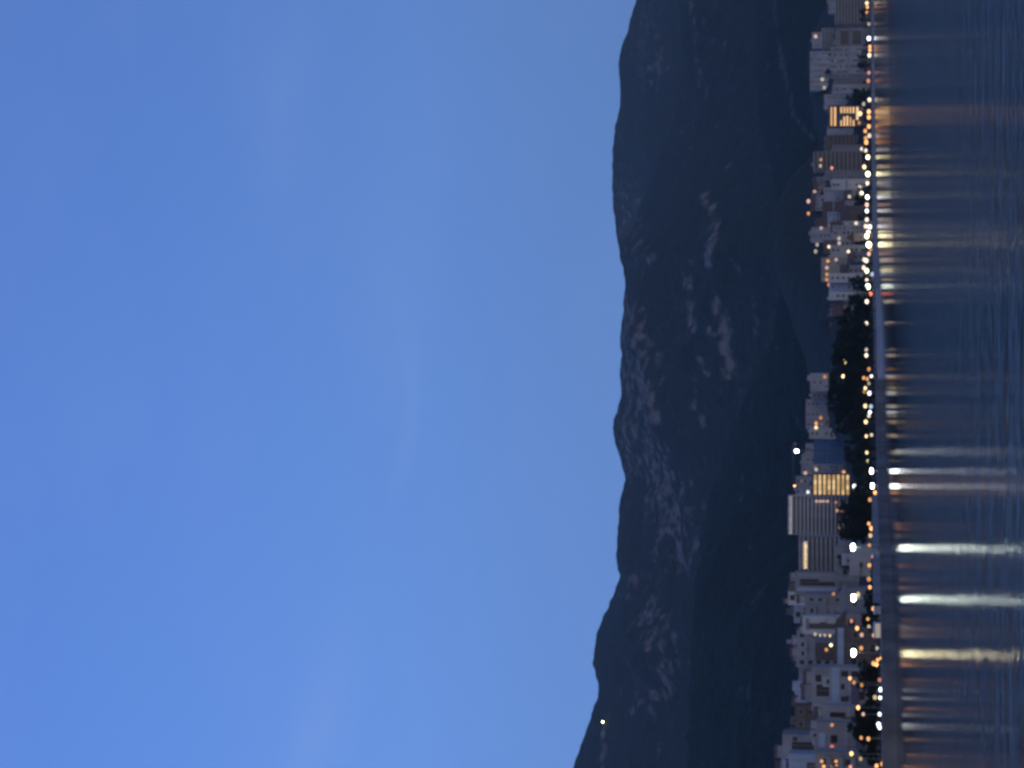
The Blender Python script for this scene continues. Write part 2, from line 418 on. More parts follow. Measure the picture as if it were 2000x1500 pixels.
building(1248, 1277, 1551, 920, 'plain', 'pale', 'pale roof block above the yellow bulb row')
building(1226, 1306, 1636, 640, 'grid', 'brown', 'long brownish terrace house with a pale roof band, behind the lowest floodlight', ops=((1636, 1648, 1226, 1305, 'bluewhite'),), clutter=False)
building(1290, 1332, 1564, 880, 'grid', 'pink', 'pinkish block between the dark recess block and the bluish block', ops=((1568, 1578, 1298, 1312, 'pink'), (1600, 1612, 1292, 1304, 'dark')))
building(1330, 1388, 1562, 800, 'grid', 'bluewhite', 'bluish white block above the large dark opening', ops=((1580, 1586, 1365, 1380, 'dark'),))
building(1303, 1388, 1590, 660, 'plain', 'mid', 'grey upper storey with one large dark opening', ops=((1594, 1624, 1336, 1361, 'dark'), (1590, 1624, 1375, 1380, 'pale'), (1592, 1623, 1306, 1314, 'grey')))
building(1303, 1378, 1625, 610, 'grid', 'mid', 'house with a long pale balcony band under the large dark opening', ops=((1625, 1640, 1304, 1377, 'bluewhite'),))
building(1378, 1426, 1557, 790, 'grid', 'brown', 'brownish block with uneven roof behind the slot window block')
building(1377, 1414, 1612, 580, 'plain', 'mid', 'pale block with one dark slot window', ops=((1620, 1652, 1390, 1402, 'dark'), (1655, 1660, 1378, 1413, 'pale')))
building(1411, 1474, 1600, 565, 'plain', 'grey', 'blue grey front block with a pale roof edge', ops=((1600, 1612, 1431, 1474, 'bluewhite'), (1650, 1656, 1420, 1458, 'mid'), (1656, 1669, 1452, 1458, 'mid')))
building(1425, 1442, 1545, 830, 'plain', 'dark', 'narrow dark block between brownish block and the big lowest white block')
building(1434, 1520, 1532, 820, 'grid', 'mid', 'big pale block stepping up at the photo lower edge', ops=((1546, 1590, 1448, 1472, 'dark'), (1570, 1582, 1434, 1447, 'pale'), (1536, 1560, 1478, 1500, 'white')))
building(1472, 1540, 1545, 700, 'grid', 'bluewhite', 'bluish white block cut by the photo lower edge', ops=((1550, 1600, 1484, 1486, 'mid'),))
building(1468, 1545, 1598, 540, 'grid', 'grey', 'front house with six orange bulbs at the photo lower edge')
building(1343, 1374, 1662, 545, 'house', 'pink', 'small pinkish house among the front trees', name='house', cat='house')
building(1412, 1465, 1672, 535, 'house', 'brown', 'low brown house half hidden by the big front trees', name='house', cat='house')
building(1232, 1300, 1690, 575, 'plain', 'brown', 'low dark waterfront house under the lowest floodlight', clutter=False)
building(1010, 1058, 1689, 720, 'plain', 'beige', 'low quay bar with orange lamps beside the pale sea wall', clutter=False)

# ------------------------------------------------------------------ lights seen in the photo
L = '''1693 6 y 1;1694 14 o 1;1693 24 o .5;1697 75 W 2;1699 91 o 1;1699 98 o 1;1698 108 w 1;1697 142 r .5;1696 158 r .4;1698 195 w .9;1687 203 g .4;1593 71 p .6;1606 155 g .5;1610 171 g .4;1697 47 g .3
1697 218 o 1.3;1697 229 o 1;1697 247 o 1;1690 256 o .7;1698 265 w .6;1691 270 o .5;1692 278 o 1;1683 291 g .8;1691 294 g .9;1695 307 Y 2.2;1688 326 y 1.3;1695 340 Y 4;1694 358 w 1;1679 365 g .7;1683 377 Y 2.2;1694 385 W 2.5;1680 222 y 1;1604 312 o .5;1603 324 g .5;1624 328 r .8;1678 240 o .4;1659 384 g .6
1579 393 p .5;1579 417 o .5;1591 374 p .4;1693 400 p .8;1693 412 W 2.2;1672 436 w .8;1693 429 w .9;1691 442 w .9;1699 443 W 1.2;1693 461 Y 5;1696 455 Y 3;1697 478 Y 5;1700 487 o .4;1697 496 p .8;1619 482 w .9;1639 466 g .5;1639 475 g .5;1657 491 w 1;1596 478 g .3;1593 491 g .3;1604 445 p .4
1692 509 w 1;1688 507 w .7;1687 523 w .8;1693 529 Y 2;1704 536 b .5;1617 510 o .6;1633 507 p .4;1615 523 p .5;1615 536 o .5;1615 546 o .5;1619 556 o .4;1693 547 w .9;1695 560 G 3
1700 574 R 1.2;1693 589 w 1.1;1692 632 w 1.1;1659 643 p .15;1654 674 o .35;1692 683 g .5;1692 694 w 1.1;1650 706 y 1.4;1647 735 y 1.4;1697 721 o .4;1687 738 o .6;1694 740 o .5;1702 735 W 1;1611 736 o .4
1690 758 y 1.1;1697 749 g .3;1688 765 o .3;1698 768 W 1.1;1690 793 y 1;1701 794 b .5;1699 805 W 1.7;1697 812 w .6;1691 824 y 1;1594 827 o .7;1594 835 y 1.1;1603 816 o .4;1692 852 y 1;1702 850 w .6;1693 884 y 1;1695 901 Y 1.6;1594 917 g .5;1648 922 o .7;1573 924 p .5
1578 961 W .8;1669 950 W 1.6;1668 958 W 1;1709 962 o 1.2;1699 976 o .5;1594 979 p .5;1601 979 p .5;1608 979 p .5;1616 979 p .5;1632 981 o .35;1634 997 o .5;1643 997 o .25;1640 1030 o .5;1660 1041 g .2;1697 1023 o .9;1702 1032 o 1.2;1700 1046 y .5;1698 1065 o .5;1706 1087 r .9;1698 1104 o .6
1697 1131 o .4;1699 1147 o .9;1676 1161 y .5;1628 1160 o .4;1706 1189 o .8;1695 1209 o .6;1663 1213 r .4;1674 1227 o 1.2;1697 1224 g .4;1707 1241 o .9;1683 1240 p .4;1592 1239 g .4;1602 1241 g .5;1611 1241 g .5;1621 1242 y .7;1623 1260 Y 1.5;1614 1269 o .5;1682 1266 o .5;1713 1266 g .4;1720 1286 o .8;1714 1289 o .9
1712 1298 o 1.4;1706 1296 o .8;1660 1325 o 1.1;1668 1333 o .4;1683 1338 o .35;1718 1328 r .3;1720 1347 W 1.6;1719 1363 W 1.6;1709 1362 y .4;1676 1382 o 1.6;1686 1395 p .5;1718 1395 W 1;1716 1415 W 2;1718 1421 W 1.5;1625 1416 o .5;1682 1441 o .6;1696 1443 o .7;1625 1459 R .8;1663 1472 o 1.7;1681 1482 y .3;1605 1487 o .7;1619 1487 o .7;1633 1487 o .7;1609 1497 o 1;1621 1497 o .9;1634 1497 o 1;1712 1496 o .9;1723 1492 o .8;1661 1498 r .6'''
LIGHTS = []
for part in L.replace('\n', ';').split(';'):
    a = part.split(); LIGHTS.append((float(a[0]), float(a[1]), a[2], float(a[3])))
# what stands near each stretch of the waterfront, for naming the lamps
MARKS = [(-99, 'the topmost balcony hotel'), (60, 'the dark fronted block'), (95, 'the plain pale slab'), (150, 'the grey block past the slab'), (188, 'the white stepped house'),
         (210, 'the orange lit hotel'), (250, 'the dark terraced block'), (290, 'the tall grey block'), (335, 'the bright white block'), (373, 'the upper village'),
         (402, 'the brown village house'), (442, 'the village centre'), (478, 'the large pale house'), (505, 'the beige building'), (534, 'the white banded apartments'),
         (570, 'the upper end of the wood'), (660, 'the middle of the wood'), (760, 'the lower wood'), (850, 'the blue netted block'), (907, 'the yellow lit building'),
         (968, 'the striped hotel'), (1046, 'the long grey hall'), (1130, 'the grey barrel hall'), (1200, 'the pinkish gabled house'), (1232, 'the brown terrace house'),
         (1303, 'the long pale balcony'), (1378, 'the slot window block'), (1411, 'the blue grey front block'), (1468, 'the six orange bulbs')]
def mark(y):
    m = MARKS[0][1]
    for a, b in MARKS:
        if y >= a: m = b
    return m

def march(x, y, hgt, back=14, limit=4000):
    """distance at which something hgt tall standing on the land reaches photo position (x, y)"""
    Y = shoreY(y) + back
    while Y < limit:
        p = at(x, y, Y)
        if ground(p.x, Y) + hgt >= p.z: return Y
        Y += 6
    return None

def street_lamp(x, y, c, lvl, hgt=7.0):
    Y = march(x, y, hgt)
    if Y is None or Y > 3300: return None
    p = at(x, y, Y); g = ground(p.x, Y); h = max(2.0, p.z - g)
    if p.z - g < 2.0: h = 2.0; g = p.z - 2.0
    r = max(.34, min(2.1, .00096 * Y)) * rnd.uniform(.85, 1.18)
    big = lvl >= 3
    if big: r *= 1.25
    t = thing('street_lamp', '', 'street lamp', (p.x, Y, g), 0, 'waterfront lamps' if x > 1684 else 'lamps among the houses')
    LABELS.append((t, '%s street lamp in front of %s' % (LAMP_N[c], mark(y)) if x > 1684 else '%s lamp set back among the houses of %s' % (LAMP_N[c], mark(y)), y))
    link('post', cached(('post', round(h, 1)), lambda: MB().tube((0, .25, -.6), (0, .25, h - .02), .09, .06).tube((0, .25, h - .05), (0, 0, h - .02), .05, .05).box(-.18, .18, .07, .43, -.6, .35).data('post', [M_METAL])), t)
    L_ = round(lvl * 1.8, 2)
    link('lamp_head', MB().ball((0, 0, h), r, r * .8).data('lamp_head', [lampmat(c, L_)], True), t)
    return t

def lit_window(b, x, y, c, lvl):
    y0, y1, vt, Y, root, gz, cx = b
    p = at(x, y, Y - .4)
    r = max(.4, .0008 * Y)
    L_ = round(lvl * 1.5, 2)
    o = link('wall_lamp', MB().ball((0, 0, 0), r, r * .9).box(-.12, .12, 0, .6, -.1, .1, 1).data('wall_lamp', [lampmat(c, L_), M_METAL], True), root, (p.x - cx, -.42, p.z - gz))
    o['label'] = LAMP_N[c] + ' light on the facade'

for (x, y, c, lvl) in LIGHTS:
    Y = march(x, y, 7.0)
    hit = None
    if x < 1690:
        for b in BLD:
            if b[0] - 1 <= y <= b[1] + 1 and x >= b[2] - 1:
                base = V0 - (b[5] - H) / b[3] * F
                if x <= base and (hit is None or b[3] < hit[3]): hit = b
        if hit and Y is not None and Y < hit[3] - 25 and x > 1655: hit = None
        if hit is None and (Y is None or Y > 3300):
            near = [b for b in BLD if b[0] - 8 <= y <= b[1] + 8]
            hit = min(near, key=lambda b: abs(b[2] + 8 - x)) if near else None
            if hit: x = max(x, hit[2] + 2); y = min(max(y, hit[0] + 1), hit[1] - 1)
    if hit: lit_window(hit, x, y, c, lvl)
    else: street_lamp(x, y, c, lvl)

# high masts with floodlights
def floodlight(x, y, Y, c, lab, L_, k=1.0):
    p = at(x, y, Y); g = ground(p.x, Y); h = p.z - g
    t = thing('floodlight_mast', lab, 'floodlight', (p.x, Y, g), 0, 'floodlights on the quay')
    link('mast', MB().tube((0, .6, -1), (0, .6, h + .3), .2, .11, 9).box(-1.1 * k, 1.1 * k, .35, .5, h - .1, h + .1).box(-.35, .35, .25, .95, -1, .5).data('mast', [M_METAL]), t)
    for s in (-1, 1):
        q = link('lamp_head', MB().ball((s * .42 * k, 0, h), .5 * k, .55 * k).data('lamp_head', [lampmat(c, L_)], True), t)
        link('housing', MB().box(s * .42 * k - .3, s * .42 * k + .3, .12, .348, h - .3, h + .42).data('housing', [M_METAL]), q)
floodlight(1666, 1069, 615, 'G', 'greenish white floodlight on a mast in front of the long grey hall', 62)
floodlight(1667, 1168, 585, 'G', 'greenish white floodlight on a mast in front of the grey barrel hall', 58)
floodlight(1667, 1275, 555, 'Y', 'yellowish white floodlight on a mast in front of the brown terrace house', 40)
floodlight(1702, 920, 767, 'W', 'upper cold white floodlight at the quay in front of the yellow building', 26, .95)
floodlight(1704, 949, 743, 'W', 'lower cold white floodlight at the quay in front of the yellow building', 26, .95)

# boom with a lamp above the blue block
def crane():
    Y = 1790; p = at(1551, 881, Y); g = ground(p.x, Y); h = p.z - g
    t = thing('tower_crane', 'thin dark boom with a bright white lamp above the blue netted block', 'crane', (p.x, Y, g))
    m = MB()
    for sx in (-.8, .8):
        for sy in (-.8, .8): m.tube((sx, sy, -1), (sx, sy, h), .09, .09, 5)
    k = 0
    while k * 1.6 < h - 1.6:
        z = k * 1.6; s = 1 if k % 2 else -1
        for q in (-.8, .8): m.tube((-.8 * s, q, z), (.8 * s, q, z + 1.6), .05, .05, 4); m.tube((q, -.8 * s, z), (q, .8 * s, z + 1.6), .05, .05, 4)
        k += 1
    link('mast', m.data('mast', [M_METAL]), t)
    xl, xr = at(1551, 948, Y).x - p.x, at(1551, 864, Y).x - p.x
    j = MB()
    for (dy, dz) in ((-.6, 0), (.6, 0), (0, 1.3)): j.tube((xl, dy, h + dz), (xr, dy, h + dz), .12, .12, 5)
    n = int((xr - xl) / 1.5)
    for i in range(n):
        a, b = xl + (xr - xl) * i / n, xl + (xr - xl) * (i + 1) / n
        j.tube((a, -.6, h), (b, 0, h + 1.3), .06, .06, 4); j.tube((a, .6, h), (b, 0, h + 1.3), .06, .06, 4)
    link('jib', j.data('jib', [M_METAL]), t)
    link('counterweight', MB().box(xr - 2.2, xr - .2, -1, 1, h - 1.8, h - .15).data('counterweight', [M_CONC]), t)
    q = at(1556, 881, Y - 1.5)
    link('lamp_head', MB().ball((0, -1.6, q.z - g), 1.5).data('lamp_head', [lampmat('W', 22)], True), t)
    q = at(1552, 949, Y)
    link('lamp_head', MB().ball((q.x - p.x, -.2, q.z - g), .85).data('lamp_head', [lampmat('o', 4.5)], True), t)
crane()

# ------------------------------------------------------------------ the quay
def wall_strip(name, ys, z0, z1, off, thick, m, label, cat):
    v, f = [], []
    for y in ys:
        Yw = shoreY(y); p = at(V0 + 30, y, 1.0); a = p.x
        for (dy, z) in ((off, z0), (off, z1), (off + thick, z1), (off + thick, z0)):
            v.append((a * (Yw + dy), Yw + dy, z))
    n = len(ys)
    for i in range(n - 1):
        for k in range(4):
            b = i * 4 + k; e = i * 4 + (k + 1) % 4
            f.append((b, b + 4, e + 4, e))
    f.append((0, 1, 2, 3)); q = (n - 1) * 4; f.append((q + 3, q + 2, q + 1, q))
    o = link(name, mesh(name, v, f, m)); bm = bmesh.new(); bm.from_mesh(o.data); bmesh.ops.recalc_face_normals(bm, faces=bm.faces); bm.to_mesh(o.data); bm.free()
    return tag(o, label, cat)
R = lambda a, b, s=10: [a + s * k for k in range(int((b - a) / s) + 1)]
wall_strip('sea_wall', R(-300, 560), -2, 3.0, 0, 2.2, mat('pale_concrete', (.40, .39, .41), .9, .3, .1, .25), 'long thin grey sea wall below the hotels and the village', 'sea wall')
wall_strip('sea_wall', R(740, 1800), -2, 3.05, 0, 2.0, M_CONC, 'grey quay wall standing in the water below the lower half of the town', 'sea wall')
wall_strip('parapet_wall', R(968, 1182), 2.9, 4.9, 5, .5, fac('mid'), 'pale parapet wall along the quay in front of the floodlights', 'parapet')
# pale beach under the wood
bv, bf = [], []
ys = R(556, 744, 6)
for y in ys:
    Yw = shoreY(y); a = at(V0 + 30, y, 1.0).x; w = sstep(550, 580, y) * (1 - sstep(715, 748, y))
    for k in range(8):
        t = k / 7; Yk = Yw - 8 * w + t * (30 + 8 * w)
        bv.append((a * Yk, Yk, -.6 + 4.1 * t ** .8 + .12 * noise.noise(Vector((a * Yk * .2, Yk * .2, 3)))))
for i in range(len(ys) - 1):
    for k in range(7):
        b = i * 8 + k; bf.append((b, b + 1, b + 9, b + 8))
beach = link('beach', mesh('beach', bv, [tuple(reversed(q)) for q in bf], mat('sand', (.44, .40, .37), .95, .12, .3), smooth=True)); beach['kind'] = 'structure'

def kiosk(y0, y1, v0, v1, lab, lit):
    yc = (y0 + y1) / 2; Y = shoreY(yc) + 8
    p0, p1 = at(v0, y1, Y), at(v0, y0, Y); w = (p1.x - p0.x) / 2; zb = 3.0; h = p0.z - zb
    t = thing('kiosk', lab, 'kiosk', ((p0.x + p1.x) / 2, Y, zb), 0, 'pale kiosks on the quay')
    link('wall', MB().box(-w, w, 0, 3, -.3, h * .8).data('wall', [fac('white')]), t)
    link('roof', MB().gable(-w - .2, w + .2, -.3, 3.3, h * .8 + .003, h).data('roof', [mat('canvas', (.7, .68, .65), .8)]), t)
    link('shop_front', MB().box(-w + .12, w - .12, -.05, -.003, .25, h * .76).data('shop_front', [M_CREAM if lit else fac('pale')]), t)  # lit front carries lamplight as a weak glow of its own
kiosk(1217, 1246, 1706, 1722, 'cream coloured lit kiosk on the quay edge', True)
kiosk(1186, 1199, 1706, 1721, 'small pale grey kiosk beside the cream lit kiosk', False)

# ------------------------------------------------------------------ trees
def leaf_material():
    m, n, l, out = nt('foliage')
    b = n.new('ShaderNodeBsdfPrincipled'); b.inputs['Roughness'].default_value = .8; b.inputs['Specular IOR Level'].default_value = .15
    oi = n.new('ShaderNodeObjectInfo'); rp = n.new('ShaderNodeValToRGB')
    rp.color_ramp.elements[0].color = (.013, .020, .013, 1); rp.color_ramp.elements[1].color = (.030, .038, .022, 1)
    l.new(oi.outputs['Random'], rp.inputs[0]); l.new(rp.outputs[0], b.inputs['Base Color']); l.new(b.outputs[0], out.inputs[0])
    return m
M_LEAF = leaf_material()
def tree_meshes(seed, kind):
    r = random.Random(seed); hgt = 10.0
    tb = MB(); tb.tube((0, 0, -1.2), (.1, .05, hgt * .35), .26, .19, 8); tb.tube((.1, .05, hgt * .35), (0, .1, hgt * .8), .19, .05, 7)
    clumps = []
    if kind == 'round':
        for k in range(17):
            a = r.uniform(0, 6.28); z = r.uniform(.28, .95); rad = 3.1 * math.sin(math.pi * min(1, (z - .18) / .84)) ** .6 * r.uniform(.35, 1)
            clumps.append((Vector((rad * math.cos(a), rad * math.sin(a), z * hgt)), r.uniform(.8, 1.5)))
    elif kind == 'pine':
        for k in range(15):
            a = r.uniform(0, 6.28); z = r.uniform(.5, .98); rad = 3.6 * (1.1 - z) ** .4 * r.uniform(.2, 1)
            clumps.append((Vector((rad * math.cos(a), rad * math.sin(a), z * hgt)), r.uniform(.7, 1.3)))
    else:                                         # cypress
        for k in range(14):
            z = .1 + .86 * k / 13; a = r.uniform(0, 6.28); rad = .45 * r.random()
            clumps.append((Vector((rad * math.cos(a), rad * math.sin(a), z * hgt)), 1.15 * (1.04 - z) ** .5 + .15))
    for c, q in clumps[:9]:
        st = Vector((0, .05, hgt * r.uniform(.25, .6))); tb.tube(st, st.lerp(c, .85), .08, .03, 5)
    v, f = [], []
    for c, q in clumps:
        for k in range(int(75 * q)):
            d = Vector((r.gauss(0, 1), r.gauss(0, 1), r.gauss(0, .75))); d = d.normalized() * q * r.random() ** .45
            p = c + d; s = r.uniform(.16, .34)
            u = Vector((r.gauss(0, 1), r.gauss(0, 1), r.gauss(0, 1))).normalized(); w = u.orthogonal().normalized(); u2 = u.cross(w)
            b = len(v)
            v += [tuple(p + w * s), tuple(p + u2 * s * .7), tuple(p - w * s), tuple(p - u2 * s * .7)]; f.append((b, b + 1, b + 2, b + 3))
    return tb.data('trunk', [M_TRUNK]), mesh('crown', v, f, M_LEAF)
TREES = {'round': [tree_meshes(s, 'round') for s in (1, 2, 3, 4)], 'pine': [tree_meshes(s, 'pine') for s in (5, 6, 7)], 'cypress': [tree_meshes(s, 'cypress') for s in (8, 9)]}
NAMES = {'round': ('broadleaf_tree', 'broad dark tree'), 'pine': ('pine_tree', 'dark pine'), 'cypress': ('cypress_tree', 'slim dark cypress')}
ntree = 0
def plant(x, y, hgt, kind, where, group, shared, back=26):
    global ntree
    Y = march(x, y, hgt, back)
    if Y is None: return
    p = at(x, y, Y); g = ground(p.x, Y); h = max(3.0, min(hgt * 1.25, p.z - g))
    for b in BLD:                                 # never inside a house
        if b[0] - 2 < y < b[1] + 2 and b[3] - 4 < Y < b[3] + 18:
            Y = b[3] - 6; p = at(x, y, Y); g = ground(p.x, Y); h = max(3.0, p.z - g)
    if h > hgt * 1.8: return
    nm, lab = NAMES[kind]
    t = thing(nm, lab + ' ' + where, 'tree', (p.x, Y, g), rnd.uniform(0, 6.28), group)
    if not shared: LABELS.append((t, lab + ' ' + where, y))
    s = h / 10.2; k = s * rnd.uniform(.85, 1.2) if kind != 'cypress' else s * rnd.uniform(.75, 1)
    tr, cr = rnd.choice(TREES[kind])
    link('trunk', tr, t, scale=(k, k, s)); link('crown', cr, t, scale=(k, k, s)); ntree += 1

def grove(edge, vbot, stepy, stepv, hr, kinds, where, group, shared, back=26):
    y = edge[0][0]
    while y <= edge[-1][0]:
        v = lerp_tab(edge, y); k = 0
        vb = vbot if not callable(vbot) else vbot(y)
        while v < vb:
            plant(v + rnd.uniform(-2, 3), y + rnd.uniform(-.4, .4) * stepy, rnd.uniform(*hr), rnd.choice(kinds), where, group, shared, back)
            v += stepv * rnd.uniform(.8, 1.25)
        y += stepy * rnd.uniform(.75, 1.25)
grove([(566, 1664), (590, 1655), (618, 1643), (645, 1629), (665, 1624), (700, 1622), (722, 1624), (745, 1618), (770, 1613), (800, 1621), (830, 1632), (850, 1640), (868, 1652), (892, 1651), (908, 1660)],
      1688, 13, 17, (9, 14), ['pine', 'pine', 'round', 'round', 'cypress'], 'of the dense wood on the headland above the beach', 'trees of the headland wood', True)
grove([(910, 1664), (940, 1668), (965, 1660), (985, 1642), (1005, 1628), (1030, 1610), (1045, 1600), (1060, 1592), (1085, 1590), (1112, 1593)],
      lambda y: 1690 if y < 1055 else 1632, 12, 19, (8, 13), ['round', 'round', 'pine'], 'of the grove between striped hotel and grey hall', 'trees of the grove under the striped hotel', True)
for (edge, vb, sy, sv, hr, kinds, wh) in [
    ([(24, 1678), (60, 1676)], 1690, 12, 12, (7, 11), ['round'], 'in front of the topmost balcony hotel'),
    ([(80, 1686), (112, 1685)], 1690, 12, 10, (5, 8), ['round'], 'in the low row by the dark fronted block'),
    ([(114, 1676), (150, 1673)], 1691, 11, 12, (7, 11), ['round', 'pine'], 'in front of the plain pale slab'),
    ([(152, 1686), (182, 1684)], 1690, 13, 10, (5, 8), ['round'], 'in front of the grey block past the slab'),
    ([(184, 1664), (194, 1648), (204, 1650)], 1690, 9, 13, (10, 15), ['round', 'pine'], 'between the white stepped house and the orange lit hotel'),
    ([(212, 1684), (290, 1682)], 1689, 14, 12, (5, 8), ['round'], 'in the row in front of the orange lit hotel'),
    ([(292, 1682), (352, 1680)], 1689, 13, 12, (5, 8), ['round', 'cypress'], 'in the row in front of the tall grey block'),
    ([(372, 1672), (400, 1668)], 1690, 12, 13, (6, 10), ['round'], 'below the upper village by the yellow lamps'),
    ([(402, 1662), (452, 1664)], 1690, 12, 14, (6, 10), ['round', 'pine'], 'in front of the brown village house'),
    ([(454, 1668), (500, 1666)], 1690, 12, 14, (6, 10), ['round', 'cypress'], 'by the brightest yellow lamps below the village'),
    ([(503, 1664), (532, 1656), (562, 1658)], 1690, 11, 14, (7, 11), ['round', 'pine'], 'in front of the beige building'),
    ([(380, 1600), (388, 1604), (396, 1598)], 1606, 8, 13, (6, 9), ['cypress', 'round'], 'between the upper village houses'),
    ([(408, 1612), (430, 1610), (462, 1606), (480, 1600)], 1614, 11, 16, (6, 9), ['round', 'cypress'], 'in the gardens of the village'),
    ([(1098, 1700), (1130, 1702), (1142, 1694), (1170, 1684), (1196, 1688)], 1706, 11, 14, (4, 7), ['round'], 'behind the parapet wall of the quay'),
    ([(1200, 1680), (1232, 1682)], 1700, 11, 14, (5, 8), ['round'], 'in front of the pinkish gabled house'),
    ([(1308, 1668), (1346, 1666)], 1706, 13, 16, (6, 9), ['round'], 'in front of the long pale balcony'),
    ([(1350, 1690), (1376, 1686), (1392, 1676)], 1716, 12, 15, (5, 8), ['round', 'pine'], 'at the quay in front of the small pinkish house'),
    ([(1396, 1668), (1420, 1656), (1436, 1668), (1452, 1680), (1476, 1678), (1492, 1690)], 1716, 12, 16, (7, 10), ['round', 'pine'], 'of the big front group by the blue grey block')]:
    grove(edge, vb, sy, sv, hr, kinds, wh, 'trees ' + wh, False, 24)

# ------------------------------------------------------------------ land and mountains
def hill_material(name, forest, rock, mott):
    m, n, l, out = nt(name)
    b = n.new('ShaderNodeBsdfPrincipled'); b.inputs['Roughness'].default_value = .95; b.inputs['Specular IOR Level'].default_value = .1
    geo = n.new('ShaderNodeNewGeometry')
    def nz(scale, det, mp=None):
        x = n.new('ShaderNodeTexNoise'); x.inputs['Scale'].default_value = scale; x.inputs['Detail'].default_value = det; x.inputs['Roughness'].default_value = .62
        l.new(geo.outputs['Position'], x.inputs['Vector']); return x
    n1 = nz(.05, 5); n2 = nz(.036, 6)
    mp = n.new('ShaderNodeMapping'); mp.inputs['Scale'].default_value = (1, .5, .42); l.new(geo.outputs['Position'], mp.inputs[0]); l.new(mp.outputs[0], n2.inputs['Vector']); n3 = nz(.0022, 3)
    r1 = n.new('ShaderNodeValToRGB'); r1.color_ramp.elements[0].position = .3; r1.color_ramp.elements[1].position = .7
    r1.color_ramp.elements[0].color = tuple(v * .55 for v in forest) + (1,); r1.color_ramp.elements[1].color = tuple(v * 1.45 for v in forest) + (1,)
    l.new(n1.outputs['Fac'], r1.inputs[0])
    at_ = n.new('ShaderNodeAttribute'); at_.attribute_name = 'rock'
    # bare rock where the attribute and a broken-up noise agree
    ad = n.new('ShaderNodeMath'); ad.operation = 'ADD'; l.new(at_.outputs['Fac'], ad.inputs[0])
    mu = n.new('ShaderNodeMath'); mu.operation = 'MULTIPLY_ADD'; mu.inputs[1].default_value = 3.4; mu.inputs[2].default_value = -2.0
    l.new(n2.outputs['Fac'], mu.inputs[0]); l.new(mu.outputs[0], ad.inputs[1])
    ad2 = n.new('ShaderNodeMath'); ad2.operation = 'MULTIPLY_ADD'; ad2.inputs[1].default_value = mott; ad2.inputs[2].default_value = -mott * .5
    l.new(n3.outputs['Fac'], ad2.inputs[0])
    ad3 = n.new('ShaderNodeMath'); ad3.operation = 'ADD'; l.new(ad.outputs[0], ad3.inputs[0]); l.new(ad2.outputs[0], ad3.inputs[1])
    mr = n.new('ShaderNodeMapRange'); mr.interpolation_type = 'SMOOTHSTEP'; mr.inputs['From Min'].default_value = .0; mr.inputs['From Max'].default_value = .75
    l.new(ad3.outputs[0], mr.inputs['Value'])
    r2 = n.new('ShaderNodeValToRGB'); r2.color_ramp.elements[0].color = tuple(v * .7 for v in rock) + (1,); r2.color_ramp.elements[1].color = tuple(v * 1.25 for v in rock) + (1,)
    l.new(n1.outputs['Fac'], r2.inputs[0])
    mx = n.new('ShaderNodeMix'); mx.data_type = 'RGBA'
    l.new(mr.outputs['Result'], mx.inputs['Factor']); l.new(r1.outputs[0], mx.inputs['A']); l.new(r2.outputs[0], mx.inputs['B'])
    l.new(mx.outputs['Result'], b.inputs['Base Color'])
    bp = n.new('ShaderNodeBump'); bp.inputs['Strength'].default_value = .8; bp.inputs['Distance'].default_value = 9; l.new(n1.outputs['Fac'], bp.inputs['Height']); l.new(bp.outputs[0], b.inputs['Normal'])
    l.new(b.outputs[0], out.inputs[0])
    return m

# bare scars, tracks and rock faces: polylines (photo x, y, half width, amount)
SCARS = [([(1376, 385), (1392, 410), (1398, 440), (1390, 470), (1386, 495), (1385, 515)], 11, .62), ([(1350, 510), (1342, 540), (1345, 570), (1344, 600), (1350, 630), (1355, 645)], 8, .5),
         ([(1400, 595), (1412, 630), (1420, 660), (1415, 690), (1420, 715), (1416, 730)], 14, .6), ([(1384, 643), (1395, 651)], 8, .6), ([(1367, 700), (1384, 732)], 7, .55),
         ([(1474, 622), (1474, 650)], 6, .35), ([(1356, 745), (1362, 762)], 8, .35), ([(1352, 785), (1378, 832)], 8, .4), ([(1450, 765), (1440, 840)], 9, .25),
         ([(1350, -40), (1355, 60), (1366, 130), (1372, 150), (1368, 168)], 6, .3), ([(1440, 440), (1442, 520), (1450, 590)], 6, .15),
         ([(1304, 1320), (1314, 1352)], 8, .6), ([(1225, 1400), (1250, 1370), (1280, 1350)], 6, .4), ([(1172, 1520), (1178, 1440), (1184, 1415)], 5, .5), ([(1500, 665), (1490, 690)], 6, .2),
         ([(1230, 620), (1250, 700), (1240, 800), (1250, 900)], 42, .40), ([(1290, 900), (1310, 1000), (1330, 1080)], 48, .36), ([(1300, 1090), (1340, 1060), (1366, 1040)], 22, .22), ([(1250, 1150), (1290, 1250), (1280, 1340)], 48, .30),
         ([(1260, 40), (1265, 110), (1275, 150)], 34, .22), ([(1222, 350), (1240, 480), (1252, 520)], 26, .24)]
TRACKS = [([(1505, -60), (1514, 30), (1520, 80), (1528, 125), (1540, 180), (1550, 225), (1572, 252), (1590, 272)], 5, .45), ([(1545, 455), (1552, 490), (1567, 528)], 4, .5), ([(1585, 548), (1582, 560)], 5, .4),
          ([(1510, 640), (1530, 700)], 6, .15)]
def scar_at(x, y, lst):
    a = 0.0
    for pts, w, amt in lst:
        for (x0, y0), (x1, y1) in zip(pts, pts[1:]):
            if y < min(y0, y1) - 2 * w or y > max(y0, y1) + 2 * w: continue
            dx, dy = x1 - x0, y1 - y0; t = max(0, min(1, ((x - x0) * dx + (y - y0) * dy) / (dx * dx + dy * dy)))
            d = math.hypot(x - x0 - dx * t, y - y0 - dy * t)
            if d < w * 1.6: a = max(a, min(.75, amt * 1.4) * (1 - sstep(w * .4, w * 1.6, d)))
    return a
